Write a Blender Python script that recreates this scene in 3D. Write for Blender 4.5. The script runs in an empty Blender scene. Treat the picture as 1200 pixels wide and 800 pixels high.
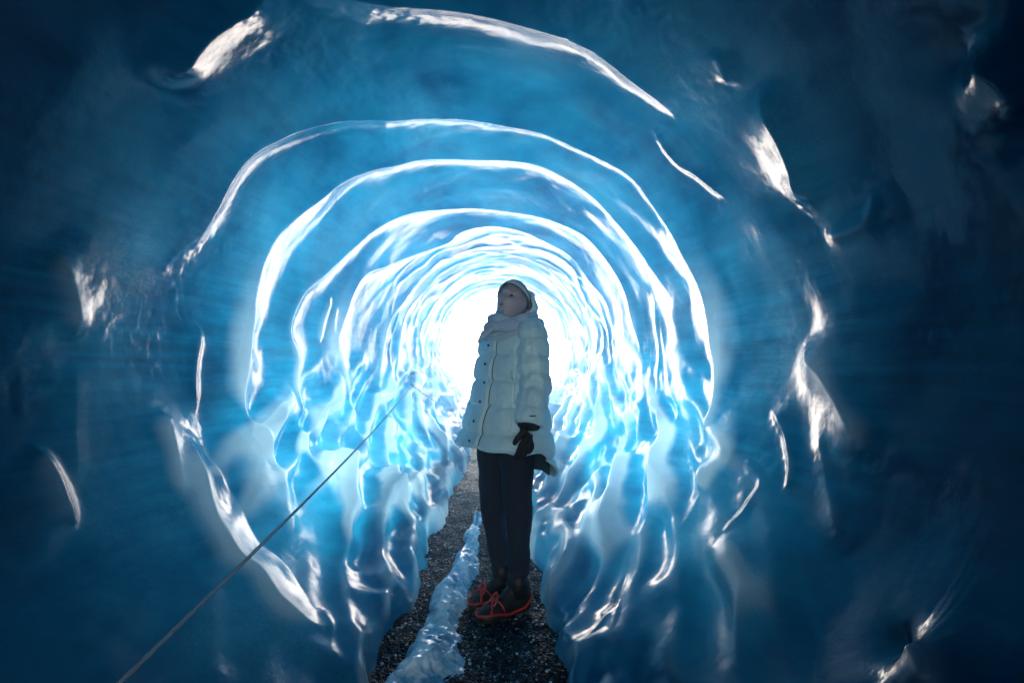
import bpy, bmesh, math, random
import numpy as np
from mathutils import Vector, Matrix, noise as mnoise

R_ = math.radians
scene = bpy.context.scene
COL = scene.collection
rng = np.random.default_rng(7)
random.seed(7)

SKYGLOW = 11.0
SKYALL = .36
THINV = [0, .002, .065, .19, .24, .34, .52, .7]
BACK_Y = -4.6  # added opening behind the camera
BACK_FILL = 1.7  # strength of the added fill light from behind the camera
SHADE_FADE = [.0, .0, .10, .62, 1, 1]  # how the painted near shade fades out with depth
NEAR_SHADE = (.02, .06, .12)  # dark tint painted as shade on the ice nearest the camera
RIDGES = [
 # ceiling and side rings, nearest first: (points in picture units, height, near width, far width)
 ([(300,-25),(360,-10),(420,0),(480,5),(560,14),(620,28),(680,50),(735,88),(770,125),(790,155),(800,175)], .08, .5, .13),
 ([(200,345),(212,305),(245,262),(290,190),(330,165),(385,146),(440,139),(480,138),(580,142),(630,153),(690,180),(735,208),(762,240),(795,280),(815,315),(828,350),(835,400),(840,440),(835,485),(815,530),(800,550)], .085, .45, .12),
 ([(345,605),(330,590),(315,555),(300,520),(286,475),(286,440),(293,400),(298,350,1,2.2),(325,280,1,2.6),(365,240,1,2),(400,213),(440,196),(480,188),(540,186),(600,188),(650,202),(690,230),(720,262),(745,290),(765,320),(778,348),(785,365)], .08, .32, .13),
 ([(400,625),(385,600),(368,565),(352,530),(346,500),(352,480),(348,450),(350,420),(342,395),(343,375),(360,340),(385,315),(410,290),(440,265),(480,248),(520,243),(560,242),(600,246),(640,255),(680,275),(705,300),(725,330),(740,370),(748,400),(752,425)], .08, .32, .15),
 ([(460,580),(440,555),(425,530),(412,490),(408,450),(402,425),(395,400),(405,370),(415,340),(430,320),(470,305),(520,285),(540,270),(575,264),(610,270),(640,285),(665,300),(690,330),(710,355),(720,385),(735,400),(752,425),(747,445),(740,470)], .08, .3, .15),
 ([(445,470),(447,420),(455,380),(475,350),(500,320),(520,303),(545,302),(560,296),(600,300),(640,315),(665,340),(682,370),(690,410),(690,450),(682,480)], .075, .3, .16),
 ([(470,480),(465,420),(475,370),(495,345),(520,325),(555,312),(600,308),(640,325),(662,352),(672,390),(673,430)], .07, .3, .18),
 # right wall
 ([(738,440),(740,465),(752,480),(750,510),(738,540),(715,600),(690,650)], .07, .25, .14),
 ([(735,330),(743,375),(753,410),(748,425)], .05, .2, .12),
 ([(752,335),(767,380),(772,410),(770,440),(773,460),(763,480),(752,500)], .07, .22, .14),
 ([(762,345),(773,380),(780,415),(785,450),(795,480),(797,530),(790,560),(780,595),(765,630)], .06, .25, .16),
 ([(890,475),(905,487),(915,500),(925,540),(922,565),(908,578),(895,580)], .07, .12, .07),
 ([(862,510),(868,535),(893,562),(878,595),(850,630),(825,672)], .07, .25, .22),
 ([(832,570),(825,592),(815,610),(795,632)], .05, .15, .10),
 ([(922,385),(935,415),(960,440),(985,480),(1005,530),(1010,570)], .09, .25, .26),
 ([(950,480),(962,510),(970,560),(978,620),(975,660)], .045, .2, .18),
 ([(835,50),(848,80),(855,108)], .04, .12, .16),
 ([(865,100),(885,125),(905,150),(925,190),(932,215),(928,265)], .09, .16, .26),
 ([(1005,215),(1022,240),(1012,262),(985,275),(955,275)], .035, .08, .07),
 ([(750,140),(790,190),(815,205),(845,230),(856,255)], .05, .18, .07),
 # left wall
 ([(245,372),(232,405),(227,450),(233,480),(243,480)], .055, .12, .09),
 ([(195,460),(200,520),(205,570),(215,610)], .08, .2, .3),
 ([(240,470),(232,520),(236,560),(250,610),(275,650),(300,668),(325,700),(360,722),(400,735),(430,760)], .11, .3, .36),
 ([(392,340),(378,370),(373,395),(376,408)], .05, .15, .1),
 ([(395,350),(388,375),(386,400)], .04, .12, .08),
 ([(30,510),(45,525),(65,560),(85,600),(105,628)], .05, .3, .05),
 ([(60,275),(72,305),(82,340),(88,380),(84,410)], .06, .22, .2),
 ([(84,400),(82,470),(85,540),(95,590)], .03, .2, .3),
 ([(195,130),(215,95),(245,50),(290,20),(350,-5)], .10, .22, .30),

 ([(438,560),(432,580),(438,600),(455,622)], .05, .2, .12),
 ([(425,603),(432,622),(452,634)], .04, .15, .1),
 ([(465,572),(478,600),(480,630),(470,662),(473,700)], .05, .2, .15),
 ([(400,648),(404,690),(425,720),(440,748)], .06, .2, .16),
 ([(360,700),(378,722),(386,752),(380,795)], .06, .2, .14),
 ([(440,543),(455,560),(472,576),(492,602)], .05, .2, .12),
 ([(750,620),(737,670),(722,730),(703,800)], .06, .25, .15),
 ([(722,640),(700,690),(672,725),(655,745)], .06, .25, .2),
 ([(735,690),(712,725),(672,765),(648,778)], .06, .2, .25),
 ([(1045,745),(1068,762),(1078,785),(1085,815)], .07, .2, .22),
 ([(1118,70),(1150,85),(1180,110),(1200,150)], .05, .2, .2),
]
DENTS = []
# ------------------------------------------------------------------ helpers
def tag(o, label=None, cat=None, group=None, kind=None):
    if label: o['label'] = label
    if cat: o['category'] = cat
    if group: o['group'] = group
    if kind: o['kind'] = kind
    return o

def smooth(x, a, b):
    t = np.clip((x - a) / (b - a), 0, 1)
    return t * t * (3 - 2 * t)

def mesh_np(name, verts, faces, mat=None, parent=None, smooth_shade=True):
    me = bpy.data.meshes.new(name)
    verts = np.asarray(verts, dtype=np.float32)
    faces = np.asarray(faces, dtype=np.int32)
    n = faces.shape[1]
    me.vertices.add(len(verts)); me.vertices.foreach_set('co', verts.ravel())
    me.loops.add(faces.size); me.loops.foreach_set('vertex_index', faces.ravel())
    me.polygons.add(len(faces))
    me.polygons.foreach_set('loop_start', np.arange(0, faces.size, n, dtype=np.int32))
    if smooth_shade:
        me.polygons.foreach_set('use_smooth', np.ones(len(faces), dtype=bool))
    me.update(calc_edges=True); me.validate()
    if mat: me.materials.append(mat)
    o = bpy.data.objects.new(name, me); COL.objects.link(o)
    if parent: o.parent = parent
    return o

def grid_faces(nr, nc, wrap=False):
    i = np.arange(nr - 1)[:, None]; j = np.arange(nc if wrap else nc - 1)[None, :]
    a = i * nc + j; b = i * nc + (j + 1) % nc
    c = (i + 1) * nc + (j + 1) % nc; d = (i + 1) * nc + j
    return np.stack([a, b, c, d], -1).reshape(-1, 4)

# smooth value noise on numpy arrays
def vnoise(x, y, seed=0):
    r = np.random.default_rng(seed); T = r.random((64, 64))
    xi = np.floor(x).astype(int); yi = np.floor(y).astype(int)
    fx = x - xi; fy = y - yi
    fx = fx * fx * (3 - 2 * fx); fy = fy * fy * (3 - 2 * fy)
    g = lambda a, b: T[a % 64, b % 64]
    return ((g(xi, yi) * (1 - fx) + g(xi + 1, yi) * fx) * (1 - fy) +
            (g(xi, yi + 1) * (1 - fx) + g(xi + 1, yi + 1) * fx) * fy) * 2 - 1

def fbm(x, y, seed=0, o=3):
    s = 0; a = 1; t = 0
    for k in range(o):
        s = s + a * vnoise(x * 2 ** k + 17 * k, y * 2 ** k + 9 * k, seed + k); t += a; a *= .5
    return s / t

def cells(x, y, seed=0):
    """cellular noise: F1, F2"""
    r = np.random.default_rng(seed); J = r.random((64, 64, 2))
    xi = np.floor(x).astype(int); yi = np.floor(y).astype(int)
    f1 = np.full(x.shape, 9.); f2 = np.full(x.shape, 9.)
    for dx in (-1, 0, 1):
        for dy in (-1, 0, 1):
            a = xi + dx; b = yi + dy
            j = J[a % 64, b % 64]
            d = np.sqrt((a + .5 + .8 * (j[..., 0] - .5) - x) ** 2 + (b + .5 + .8 * (j[..., 1] - .5) - y) ** 2)
            m = d < f1
            f2 = np.where(m, f1, np.minimum(f2, d)); f1 = np.where(m, d, f1)
    return f1, f2

def soft_cells(x, y, seed, k=7.):
    """rounded egg-crate: 0 in the hollow of a cell, about .5 on the softened rims"""
    r = np.random.default_rng(seed); J = r.random((64, 64, 2))
    xi = np.floor(x).astype(int); yi = np.floor(y).astype(int); S = np.zeros_like(x)
    for dx in (-1, 0, 1):
        for dy in (-1, 0, 1):
            a = xi + dx; b = yi + dy; j = J[a % 64, b % 64]
            S += np.exp(-k * ((a + .5 + .75 * (j[..., 0] - .5) - x) ** 2 + (b + .5 + .75 * (j[..., 1] - .5) - y) ** 2))
    return -np.log(S + 1e-9) / k
# ------------------------------------------------------------------ camera
F = 600.0                                  # focal length in pixels of a 1200 px wide picture
CAM = Vector((0, 0, 1.25))
cam_d = bpy.data.cameras.new('camera'); cam_d.lens = 18; cam_d.sensor_width = 36
cam_d.clip_start = 0.02; cam_d.clip_end = 2000
cam = bpy.data.objects.new('camera', cam_d); COL.objects.link(cam)
cam.location = CAM; cam.rotation_euler = (R_(90 + 2.86), 0, R_(-0.95))
scene.camera = cam
CM = cam.rotation_euler.to_matrix()
def ray(px, py):
    return (CM @ Vector(((px - 600) / F, -(py - 400) / F, -1))).normalized()
def at(px, py, Y):
    d = ray(px, py); return CAM + d * (Y / d.y)

# ------------------------------------------------------------------ materials
def mat_new(name):
    m = bpy.data.materials.new(name); m.use_nodes = True
    nt = m.node_tree; p = nt.nodes['Principled BSDF']
    return m, nt, p
def N(nt, t, **kw):
    n = nt.nodes.new(t)
    for k, v in kw.items():
        if k in n.inputs: n.inputs[k].default_value = v
        else: setattr(n, k, v)
    return n
def ramp(nt, fac, stops):
    n = nt.nodes.new('ShaderNodeValToRGB'); e = n.color_ramp.elements
    while len(e) < len(stops): e.new(.5)
    for el, (p, c) in zip(e, stops):
        el.position = p; el.color = (*c, 1) if len(c) == 3 else c
    nt.links.new(fac, n.inputs['Fac']); return n
def mathn(nt, op, a, b=None, c=None):
    n = nt.nodes.new('ShaderNodeMath'); n.operation = op
    for i, v in enumerate((a, b, c)):
        if v is None: continue
        if isinstance(v, (int, float)): n.inputs[i].default_value = v
        else: nt.links.new(v, n.inputs[i])
    return n.outputs[0]
def mixc(nt, fac, a, b, mode='MIX'):
    n = nt.nodes.new('ShaderNodeMix'); n.data_type = 'RGBA'; n.blend_type = mode
    for s, v in ((0, fac), (6, a), (7, b)):
        if isinstance(v, (int, float)): n.inputs[s].default_value = v
        elif isinstance(v, tuple): n.inputs[s].default_value = (*v, 1)
        else: nt.links.new(v, n.inputs[s])
    return n.outputs[2]

def ice_material(name, base_dark, base_light, rough=.11, strata=True, sparkle=1.7):
    m, nt, p = mat_new(name); L = nt.links.new
    tc = N(nt, 'ShaderNodeTexCoord'); co = tc.outputs['Object']
    # long dirty strata running along the tunnel
    mp = N(nt, 'ShaderNodeMapping'); mp.inputs['Scale'].default_value = (1.6, 1.3, 8); L(co, mp.inputs['Vector'])
    mp.inputs['Rotation'].default_value = (R_(4), 0, 0)
    n1 = N(nt, 'ShaderNodeTexNoise', Scale=2.2, Detail=5.0, Roughness=.62); L(mp.outputs[0], n1.inputs['Vector'])
    n2 = N(nt, 'ShaderNodeTexNoise', Scale=1.7, Detail=4.0, Roughness=.6); L(co, n2.inputs['Vector'])
    f = mathn(nt, 'ADD', mathn(nt, 'MULTIPLY', n1.outputs[0], .33 if strata else .1), mathn(nt, 'MULTIPLY', n2.outputs[0], .67 if strata else .9))
    rc = ramp(nt, f, [(.36, base_dark), (.5, tuple((a + b) / 2 for a, b in zip(base_dark, base_light))), (.66, base_light)])
    # frost / air bubble clouds: fine white speckle gathered in patches
    n3 = N(nt, 'ShaderNodeTexNoise', Scale=1.3, Detail=4.0, Roughness=.55); L(co, n3.inputs['Vector'])
    v1 = N(nt, 'ShaderNodeTexVoronoi', Scale=150.0); v1.inputs['Randomness'].default_value = 1; L(co, v1.inputs['Vector'])
    n4 = N(nt, 'ShaderNodeTexNoise', Scale=60.0, Detail=3.0); L(co, n4.inputs['Vector'])
    patch = ramp(nt, n3.outputs[0], [(.47, (0, 0, 0)), (.66, (1, 1, 1))]).outputs[0]
    dots = ramp(nt, v1.outputs['Distance'], [(.1, (1, 1, 1)), (.3, (0, 0, 0))]).outputs[0]
    frost = mathn(nt, 'MULTIPLY', patch, mathn(nt, 'ADD', mathn(nt, 'MULTIPLY', dots, .35), mathn(nt, 'MULTIPLY', n4.outputs[0], .35)))
    frost = mathn(nt, 'MULTIPLY', frost, .75 * sparkle)
    col = mixc(nt, frost, rc.outputs[0], (.15, .47, .62))
    # sparse dirt specks
    v2 = N(nt, 'ShaderNodeTexVoronoi', Scale=34.0); L(co, v2.inputs['Vector'])
    sp = ramp(nt, v2.outputs['Distance'], [(.06, (1, 1, 1)), (.13, (0, 0, 0))]).outputs[0]
    n5 = N(nt, 'ShaderNodeTexNoise', Scale=3.1, Detail=2.0); L(co, n5.inputs['Vector'])
    sp = mathn(nt, 'MULTIPLY', sp, ramp(nt, n5.outputs[0], [(.56, (0, 0, 0)), (.64, (1, 1, 1))]).outputs[0])
    col = mixc(nt, mathn(nt, 'MULTIPLY', sp, .8), col, (.01, .012, .015))
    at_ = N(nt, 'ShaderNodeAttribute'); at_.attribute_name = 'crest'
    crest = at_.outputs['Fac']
    if strata:
        sx = nt.nodes.new('ShaderNodeSeparateXYZ'); L(co, sx.inputs[0])
        mp2 = N(nt, 'ShaderNodeMapping'); mp2.inputs['Scale'].default_value = (.5, .5, 10); mp2.inputs['Rotation'].default_value = (R_(-3), 0, 0); L(co, mp2.inputs['Vector'])
        ns = N(nt, 'ShaderNodeTexNoise', Scale=1.6, Detail=6.0, Roughness=.68, Distortion=.25); L(mp2.outputs[0], ns.inputs['Vector'])
        zm = ramp(nt, mathn(nt, 'MULTIPLY', mathn(nt, 'ABSOLUTE', mathn(nt, 'SUBTRACT', sx.outputs['Z'], 1.35)), 1.0), [(.25, (1, 1, 1)), (.95, (0, 0, 0))]).outputs[0]
        bands = ramp(nt, ns.outputs[0], [(.40, (0, 0, 0)), (.60, (1, 1, 1))]).outputs[0]
        col = mixc(nt, mathn(nt, 'MULTIPLY', mathn(nt, 'MULTIPLY', mathn(nt, 'SUBTRACT', 1.0, bands), zm), .45), col, mixc(nt, 1.0, col, (.28, .36, .42), 'MULTIPLY'))
    col = mixc(nt, mathn(nt, 'MULTIPLY', crest, .8), col, (.50, .70, .80))  # light on the ridges painted in as a paler ice colour
    at3 = N(nt, 'ShaderNodeAttribute'); at3.attribute_name = 'shade_fade'
    shade_out = mathn(nt, 'MULTIPLY', at3.outputs['Fac'], mathn(nt, 'ADD', .45, mathn(nt, 'MULTIPLY', n3.outputs[0], 1.1)))
    if strata: col = mixc(nt, shade_out, mixc(nt, 1.0, col, NEAR_SHADE, 'MULTIPLY'), col)  # shade towards the camera multiplied into the ice colour
    at2 = N(nt, 'ShaderNodeAttribute'); at2.attribute_name = 'thin'
    L(col, p.inputs['Base Color'])
    # daylight that soaks through the ice from the glacier surface above: the ice gets thinner towards the mouth
    tr = N(nt, 'ShaderNodeBsdfTranslucent'); L(mixc(nt, 1.0, col, (.9, 1, 1), 'MULTIPLY'), tr.inputs['Color'])
    mx = N(nt, 'ShaderNodeMixShader'); L(mathn(nt, 'MULTIPLY', at2.outputs['Fac'], mathn(nt, 'ADD', .7, mathn(nt, 'MULTIPLY', n2.outputs[0], .6))), mx.inputs['Fac'])
    L(p.outputs[0], mx.inputs[1]); L(tr.outputs[0], mx.inputs[2])
    gl = N(nt, 'ShaderNodeBsdfGlossy'); gl.inputs['Color'].default_value = (1, 1, 1, 1)
    L(mx.outputs[0], nt.nodes['Material Output'].inputs['Surface']); nt.nodes.remove(gl)
    p.inputs['IOR'].default_value = 1.34
    rr = mathn(nt, 'ADD', mathn(nt, 'MULTIPLY', n2.outputs[0], .16), mathn(nt, 'MULTIPLY', frost, .35))
    rr = mathn(nt, 'ADD', rr, mathn(nt, 'MULTIPLY', crest, .2)); L(mathn(nt, 'ADD', rr, rough - .08), p.inputs['Roughness'])
    # bump: fine pitting
    n6 = N(nt, 'ShaderNodeTexNoise', Scale=38.0, Detail=5.0, Roughness=.6); L(co, n6.inputs['Vector'])
    n7 = N(nt, 'ShaderNodeTexNoise', Scale=9.0, Detail=3.0, Roughness=.5); L(co, n7.inputs['Vector'])
    h = mathn(nt, 'ADD', mathn(nt, 'MULTIPLY', n6.outputs[0], .25), mathn(nt, 'MULTIPLY', n7.outputs[0], .9))
    h = mathn(nt, 'ADD', h, mathn(nt, 'MULTIPLY', mathn(nt, 'MULTIPLY', dots, patch), .12))
    b = N(nt, 'ShaderNodeBump', Strength=.45, Distance=.007); L(h, b.inputs['Height'])
    L(b.outputs[0], p.inputs['Normal'])
    return m, nt, p

M_ice, _, pi = ice_material('blue_glacier_ice', (.005, .158, .34), (.024, .375, .62))
M_pale, _, _ = ice_material('pale_melting_ice', (.06, .27, .45), (.22, .50, .68), rough=.18, strata=False)

# ------------------------------------------------------------------ tunnel
Y_EXIT = 11.0
def cx(y): return -0.15 + 0.15 * smooth(y, 3.0, 10.5)
def cz(y): return 1.37 + .25 * smooth(y, 4.0, 11.0)
def rb(a, y):
    """plain radius of the bore; a measured from straight up, radians"""
    aa = np.abs(a)
    r = 1.5 - .13 * smooth(y, 4, 11)
    edge = 1.6 * fbm(y * 2.1, np.where(a > 0, 3.3, 8.8) + 0 * y, 91, 2) + 1.5 * vnoise(y * 7.0, np.where(a > 0, 2.2, 6.1) + 0 * y, 93)
    return r - .09 * smooth(aa, R_(112), R_(150)) + .45 * smooth(aa + R_(1) * edge, R_(160.5), R_(173))

def unproject(px, py, A=0.0):
    d = ray(px, py)
    ys = np.geomspace(.25, 14, 3000)
    x = CAM.x + d.x / d.y * ys; z = CAM.z + d.z / d.y * ys
    dx = x - cx(ys); dz = z - cz(ys)
    a = np.arctan2(dx, dz); g = np.hypot(dx, dz) - (rb(a, ys) - A)
    k = np.argmax(g > 0)
    if g[k] <= 0: k = len(ys) - 1
    return a[k], ys[k]

# grid: rows follow the picture scale so every row is about a pixel apart
ys = [-3.5]
while ys[-1] < .9: ys.append(ys[-1] + (.12 if ys[-1] < .3 else .02))
while ys[-1] < Y_EXIT: ys.append(ys[-1] + min(.022, max(.0022, ys[-1] ** 2 * .0014)))
ys = np.array(ys); NA = 1300
an = np.linspace(-R_(177), R_(177), NA)
U0 = 1.5                                   # metres of wall per radian
Yg, Ag = np.meshgrid(ys, an, indexing='ij')
Ug = Ag * U0
H = np.zeros_like(Yg)                      # inward height of the ice relief

def add_ridge(pts, A, wn, wf, shift_w=True):
    """one scallop crest: gentle ramp on the near side, steep drop on the exit side.
    pts: (px, py[, A scale, wf scale])"""
    P = []
    for p in pts:
        a, y = unproject(p[0], p[1], A * .9)
        P.append((a * U0, y, p[2] if len(p) > 2 else 1., p[3] if len(p) > 3 else 1.))
    P = np.array(P)
    # Catmull-Rom resample
    Q = []
    n = len(P)
    for i in range(n - 1):
        p0, p1, p2, p3 = P[max(i - 1, 0)], P[i], P[i + 1], P[min(i + 2, n - 1)]
        for t in np.linspace(0, 1, 5, endpoint=False):
            Q.append(.5 * (2 * p1 + (p2 - p0) * t + (2 * p0 - 5 * p1 + 4 * p2 - p3) * t * t + (3 * p1 - p0 - 3 * p2 + p3) * t ** 3))
    Q.append(P[-1]); Q = np.array(Q)
    s = np.r_[0, np.cumsum(np.hypot(np.diff(Q[:, 0]), np.diff(Q[:, 1])))]
    reach = 3.2 * max(wn, wf * Q[:, 3].max())
    i0, i1 = np.searchsorted(ys, [Q[:, 1].min() - reach, Q[:, 1].max() + reach])
    j0, j1 = np.searchsorted(an * U0, [Q[:, 0].min() - reach, Q[:, 0].max() + reach])
    if i1 <= i0 or j1 <= j0: return
    u = Ug[i0:i1, j0:j1]; v = Yg[i0:i1, j0:j1]
    L = s[-1]; tp = min(.3 * L, .45)
    best = np.full(u.shape, 1e9); acc = [np.zeros(u.shape) for _ in range(4)]
    for pas in (0, 1):
        for k in range(len(Q) - 1):
            a, b = Q[k], Q[k + 1]; e = b[:2] - a[:2]; l2 = e @ e
            if l2 < 1e-10: continue
            t = np.clip(((u - a[0]) * e[0] + (v - a[1]) * e[1]) / l2, 0, 1)
            du = u - (a[0] + t * e[0]); dv = v - (a[1] + t * e[1])
            d = np.hypot(du, dv)
            if pas == 0: best = np.minimum(best, d); continue
            wgt = np.exp(-(d - best) / (.004 + .22 * best)) * math.sqrt(l2)
            nx, ny = -e[1], e[0]                   # the side towards the exit counts as positive
            if ny < 0 or (abs(ny) < 1e-6 and nx < 0): nx, ny = -nx, -ny
            sg = (du * nx + dv * ny) / math.sqrt(l2)
            sc = a[2] + t * (b[2] - a[2]); wk = a[3] + t * (b[3] - a[3]); sl = s[k] + t * (s[k + 1] - s[k])
            tap = smooth(sl, 0, tp) * smooth(L - sl, 0, tp)
            acc[0] += wgt; acc[1] += wgt * np.clip(sg / (d + 1e-6), -1, 1); acc[2] += wgt * sc * tap; acc[3] += wgt * wk
    side = acc[1] / acc[0]; aa = acc[2] / acc[0]; ww = acc[3] / acc[0]
    sd = best
    fr = .5 + .5 * np.clip(side * 2.5, -1, 1)       # 1 on the exit side
    eps = .007
    dd = np.sqrt(sd * sd + eps * eps) - eps
    pn = 1 / (1 + (dd / wn) ** 2 * 1.2 + dd / wn * .8)
    pn = np.exp(-(dd / wn) * 1.1)
    pf = np.exp(-(dd / (wf * ww)) ** np.where(ww > 1.3, 1.35, 1.0))
    h = A * aa * (fr * pf + (1 - fr) * pn)
    Hs = H[i0:i1, j0:j1]
    # smooth maximum keeps neighbouring scallops apart
    H[i0:i1, j0:j1] = np.sqrt(np.maximum(Hs, 0) ** 3 + np.maximum(h, 0) ** 3 + 0) ** (2 / 3)

# --- procedural scallops where the picture gets too small to draw them one by one
low = smooth(np.abs(Ag), R_(82), R_(112))                      # lower walls
down = (np.abs(Ug) - U0 * R_(90))
warp1 = fbm(Ug * 1.3, Yg * 1.1, 3); warp2 = fbm(Ug * 1.2 + 9, Yg * 1.3, 8)
def scallop(su, sv, skew, seed, w, wu=.35, wv=.35):
    x = Ug / su + warp1 * wu; y = (Yg + skew * down) / sv + warp2 * wv
    f1, f2 = cells(x, y, seed)
    e = f2 - f1
    return np.exp(-(e / w) ** 2 * 1.2) * .8 + np.exp(-e / w) * .2 + .5 * f1
k_far = smooth(Yg, 5.2, 7.0)
upper = scallop(1.9, .68, 0.0, 21, .22, .5, 1.3) * .032 * smooth(Yg, 5.3, 6.8) * (1 - low)
def wax(su, sv, skew, seed, wu, wv, k):
    x = Ug / su + warp1 * wu; y = (Yg + skew * down) / sv + warp2 * wv
    return soft_cells(x, y, seed, k)
near_on = smooth(Yg + 1.3 * smooth(np.abs(Ag), R_(95), R_(135)), 2.6, 3.6)
lowr = wax(.42, .56, 2.1, 5, .6, .7, 7.) * .30 * low * near_on
lowr2 = wax(1.3, 1.8, 2.0, 15, .6, .6, 6.) * .20 * low * smooth(Yg, 1.5, 2.6)
toe = smooth(np.abs(Ag), R_(149), R_(159))
lobes = toe * (.010 + .045 * soft_cells(Yg / .17 + warp1, np.where(Ug > 0, 5.3, 9.1) + Ug * 2.5, 77, 5.))
mid = smooth(np.abs(Ag), R_(52), R_(75)) * (1 - smooth(np.abs(Ag), R_(92), R_(110)))
midr = wax(1.0, .42, .25, 44, .5, .6, 8.) * .055 * mid * smooth(Yg, 4.6, 6)
for args in RIDGES: add_ridge(*args)
free = 1 - .9 * np.clip(H / .06, 0, 1)
H = H + (upper + lowr + lowr2 + midr) * (1 - (1 - free) * (1 - .85 * smooth(np.abs(Ag), R_(98), R_(118)) * smooth(Yg, 2.4, 3.4))) + lobes
H += wax(.95, .62, .4, 55, .7, .7, 6.) * .10 * (1 - low) * smooth(5.5 - Yg, 0, 1.5) * (.4 + .6 * free) * smooth(fbm(Ug * .8, Yg * .9, 59), -.35, .3)
# broad undulation and soft melt texture
H += .035 * fbm(Ug * .9, Yg * 1.1, 61) + .008 * fbm(Ug * 2.5, Yg * 2.7, 71) + .0015 * fbm(Ug * 9, Yg * 9, 81) + .0042 * fbm(Ug * 15, Yg * 13, 83) * smooth(fbm(Ug * 1.7, Yg * 1.9, 84), .0, .35) * smooth(4.5 - Yg, 0, 2)
for (px, py, su, sv, A, rot) in DENTS:
    a, y = unproject(px, py)
    du = Ug - a * U0; dv = Yg - y; c, s_ = math.cos(rot), math.sin(rot)
    p_ = du * c + dv * s_; q_ = -du * s_ + dv * c
    H += A * np.exp(-.5 * ((p_ / su) ** 2 + (q_ / sv) ** 2))
rr = rb(Ag, Yg) - H
# how far each point stands proud of its surroundings, and how thin the ice is there
def blur(a, k, ax):
    c = np.cumsum(np.insert(a, 0, 0, axis=ax), axis=ax); n = a.shape[ax]
    i = np.arange(n); hi = np.minimum(i + k + 1, n); lo = np.maximum(i - k, 0)
    sh = [1, 1]; sh[ax] = n
    return (np.take(c, hi, ax) - np.take(c, lo, ax)) / (hi - lo).reshape(sh)
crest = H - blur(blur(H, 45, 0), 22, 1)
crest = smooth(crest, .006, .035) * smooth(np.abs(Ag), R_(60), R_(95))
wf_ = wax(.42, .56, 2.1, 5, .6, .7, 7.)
rim = smooth(wf_ + .10 * fbm(Ug * 4, Yg * 4, 63), .13, .36) * smooth(Yg, 1.9, 3.0) * smooth(np.abs(Ag), R_(95), R_(118))  # pale lit rims against dark hollows, painted into the ice colour
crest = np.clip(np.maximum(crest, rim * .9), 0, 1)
THIN = np.interp(Yg, [0, 1.2, 2.2, 3.2, 4.5, 6.5, 9, 11], THINV); THIN = THIN * (1 + 1.5 * smooth(np.abs(Ag), R_(80), R_(115)) * smooth(Yg, 2.2, 3.6) * smooth(8 - Yg, 0, 3))
X = cx(Yg) + rr * np.sin(Ag); Z = cz(Yg) + rr * np.cos(Ag)
def surface_y(px, py):
    """depth at which the line of sight meets the finished relief"""
    d = ray(px, py)
    for y in np.arange(1.0, 10.9, .01):
        x = CAM.x + d.x / d.y * y; z = CAM.z + d.z / d.y * y
        i = min(np.searchsorted(ys, y), len(ys) - 1); a = math.atan2(x - cx(y), z - cz(y)); j = min(np.searchsorted(an, a), NA - 1)
        if math.hypot(x - cx(y), z - cz(y)) > rr[i, j]: return float(y)
    return 10.9
tv = np.stack([X, Yg, Z], -1).reshape(-1, 3)
nr, nc = Yg.shape
# outer lip: the mouth of the tunnel flares into the glacier front
extra = []
base = len(tv)
for s_r in (1.15, 1.6, 3.0, 7.0):
    row = np.stack([cx(Y_EXIT) + rr[-1] * s_r * np.sin(an), np.full(nc, Y_EXIT + .1 * s_r), cz(Y_EXIT) + rr[-1] * s_r * np.cos(an)], -1)
    extra.append(row)
# bore left open behind the camera, an added mouth that lights the coat
tv = np.concatenate([np.stack([cx(0.) + 1.38 * np.sin(an), np.full(nc, BACK_Y), 1.37 + 1.38 * np.cos(an)], -1), tv] + extra)
tf = grid_faces(nr + 5, nc)
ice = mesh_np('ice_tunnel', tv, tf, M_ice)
tag(ice, kind='structure')
def add_attr(o, name, arr):
    full = np.zeros(len(o.data.vertices), np.float32)
    full[nc:nc + arr.size] = arr.ravel(); full[nc + arr.size:] = arr.ravel()[-1]
    at__ = o.data.attributes.new(name, 'FLOAT', 'POINT'); at__.data.foreach_set('value', full)
add_attr(ice, 'shade_fade', np.interp(Yg, [0, .9, 1.6, 2.4, 3.4, 5], SHADE_FADE)); add_attr(ice, 'crest', crest); add_attr(ice, 'thin', THIN)
del tv, tf

# ------------------------------------------------------------------ light
w = bpy.data.worlds.new('World'); scene.world = w; w.use_nodes = True
nt = w.node_tree; L = nt.links.new; bg = nt.nodes['Background']; out = nt.nodes['World Output']
sky = N(nt, 'ShaderNodeTexSky'); sky.sky_type = 'NISHITA'; sky.sun_disc = False
sky.sun_elevation = R_(24); sky.sun_rotation = R_(-6)
L(sky.outputs[0], bg.inputs['Color']); bg.inputs['Strength'].default_value = .1
tc = N(nt, 'ShaderNodeTexCoord')
dt = nt.nodes.new('ShaderNodeVectorMath'); dt.operation = 'DOT_PRODUCT'
L(tc.outputs['Generated'], dt.inputs[0]); dt.inputs[1].default_value = Vector((-.02, 1, .04)).normalized()
glow = ramp(nt, dt.outputs['Value'], [(.75, (SKYALL,) * 3), (.93, (.4, .4, .4)), (.985, (1, 1, 1))])
bg2 = N(nt, 'ShaderNodeBackground'); bg2.inputs['Color'].default_value = (1.0, .975, .94, 1)
back = ramp(nt, mathn(nt, 'MULTIPLY', dt.outputs['Value'], -1.0), [(.80, (0, 0, 0)), (.95, (1, 1, 1))])
L(mathn(nt, 'MULTIPLY', glow.outputs[0], SKYGLOW), bg2.inputs['Strength'])
bg3 = N(nt, 'ShaderNodeBackground'); bg3.inputs['Color'].default_value = (.45, .80, 1.0, 1)  # added blue fill, let in through the open rear end
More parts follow.
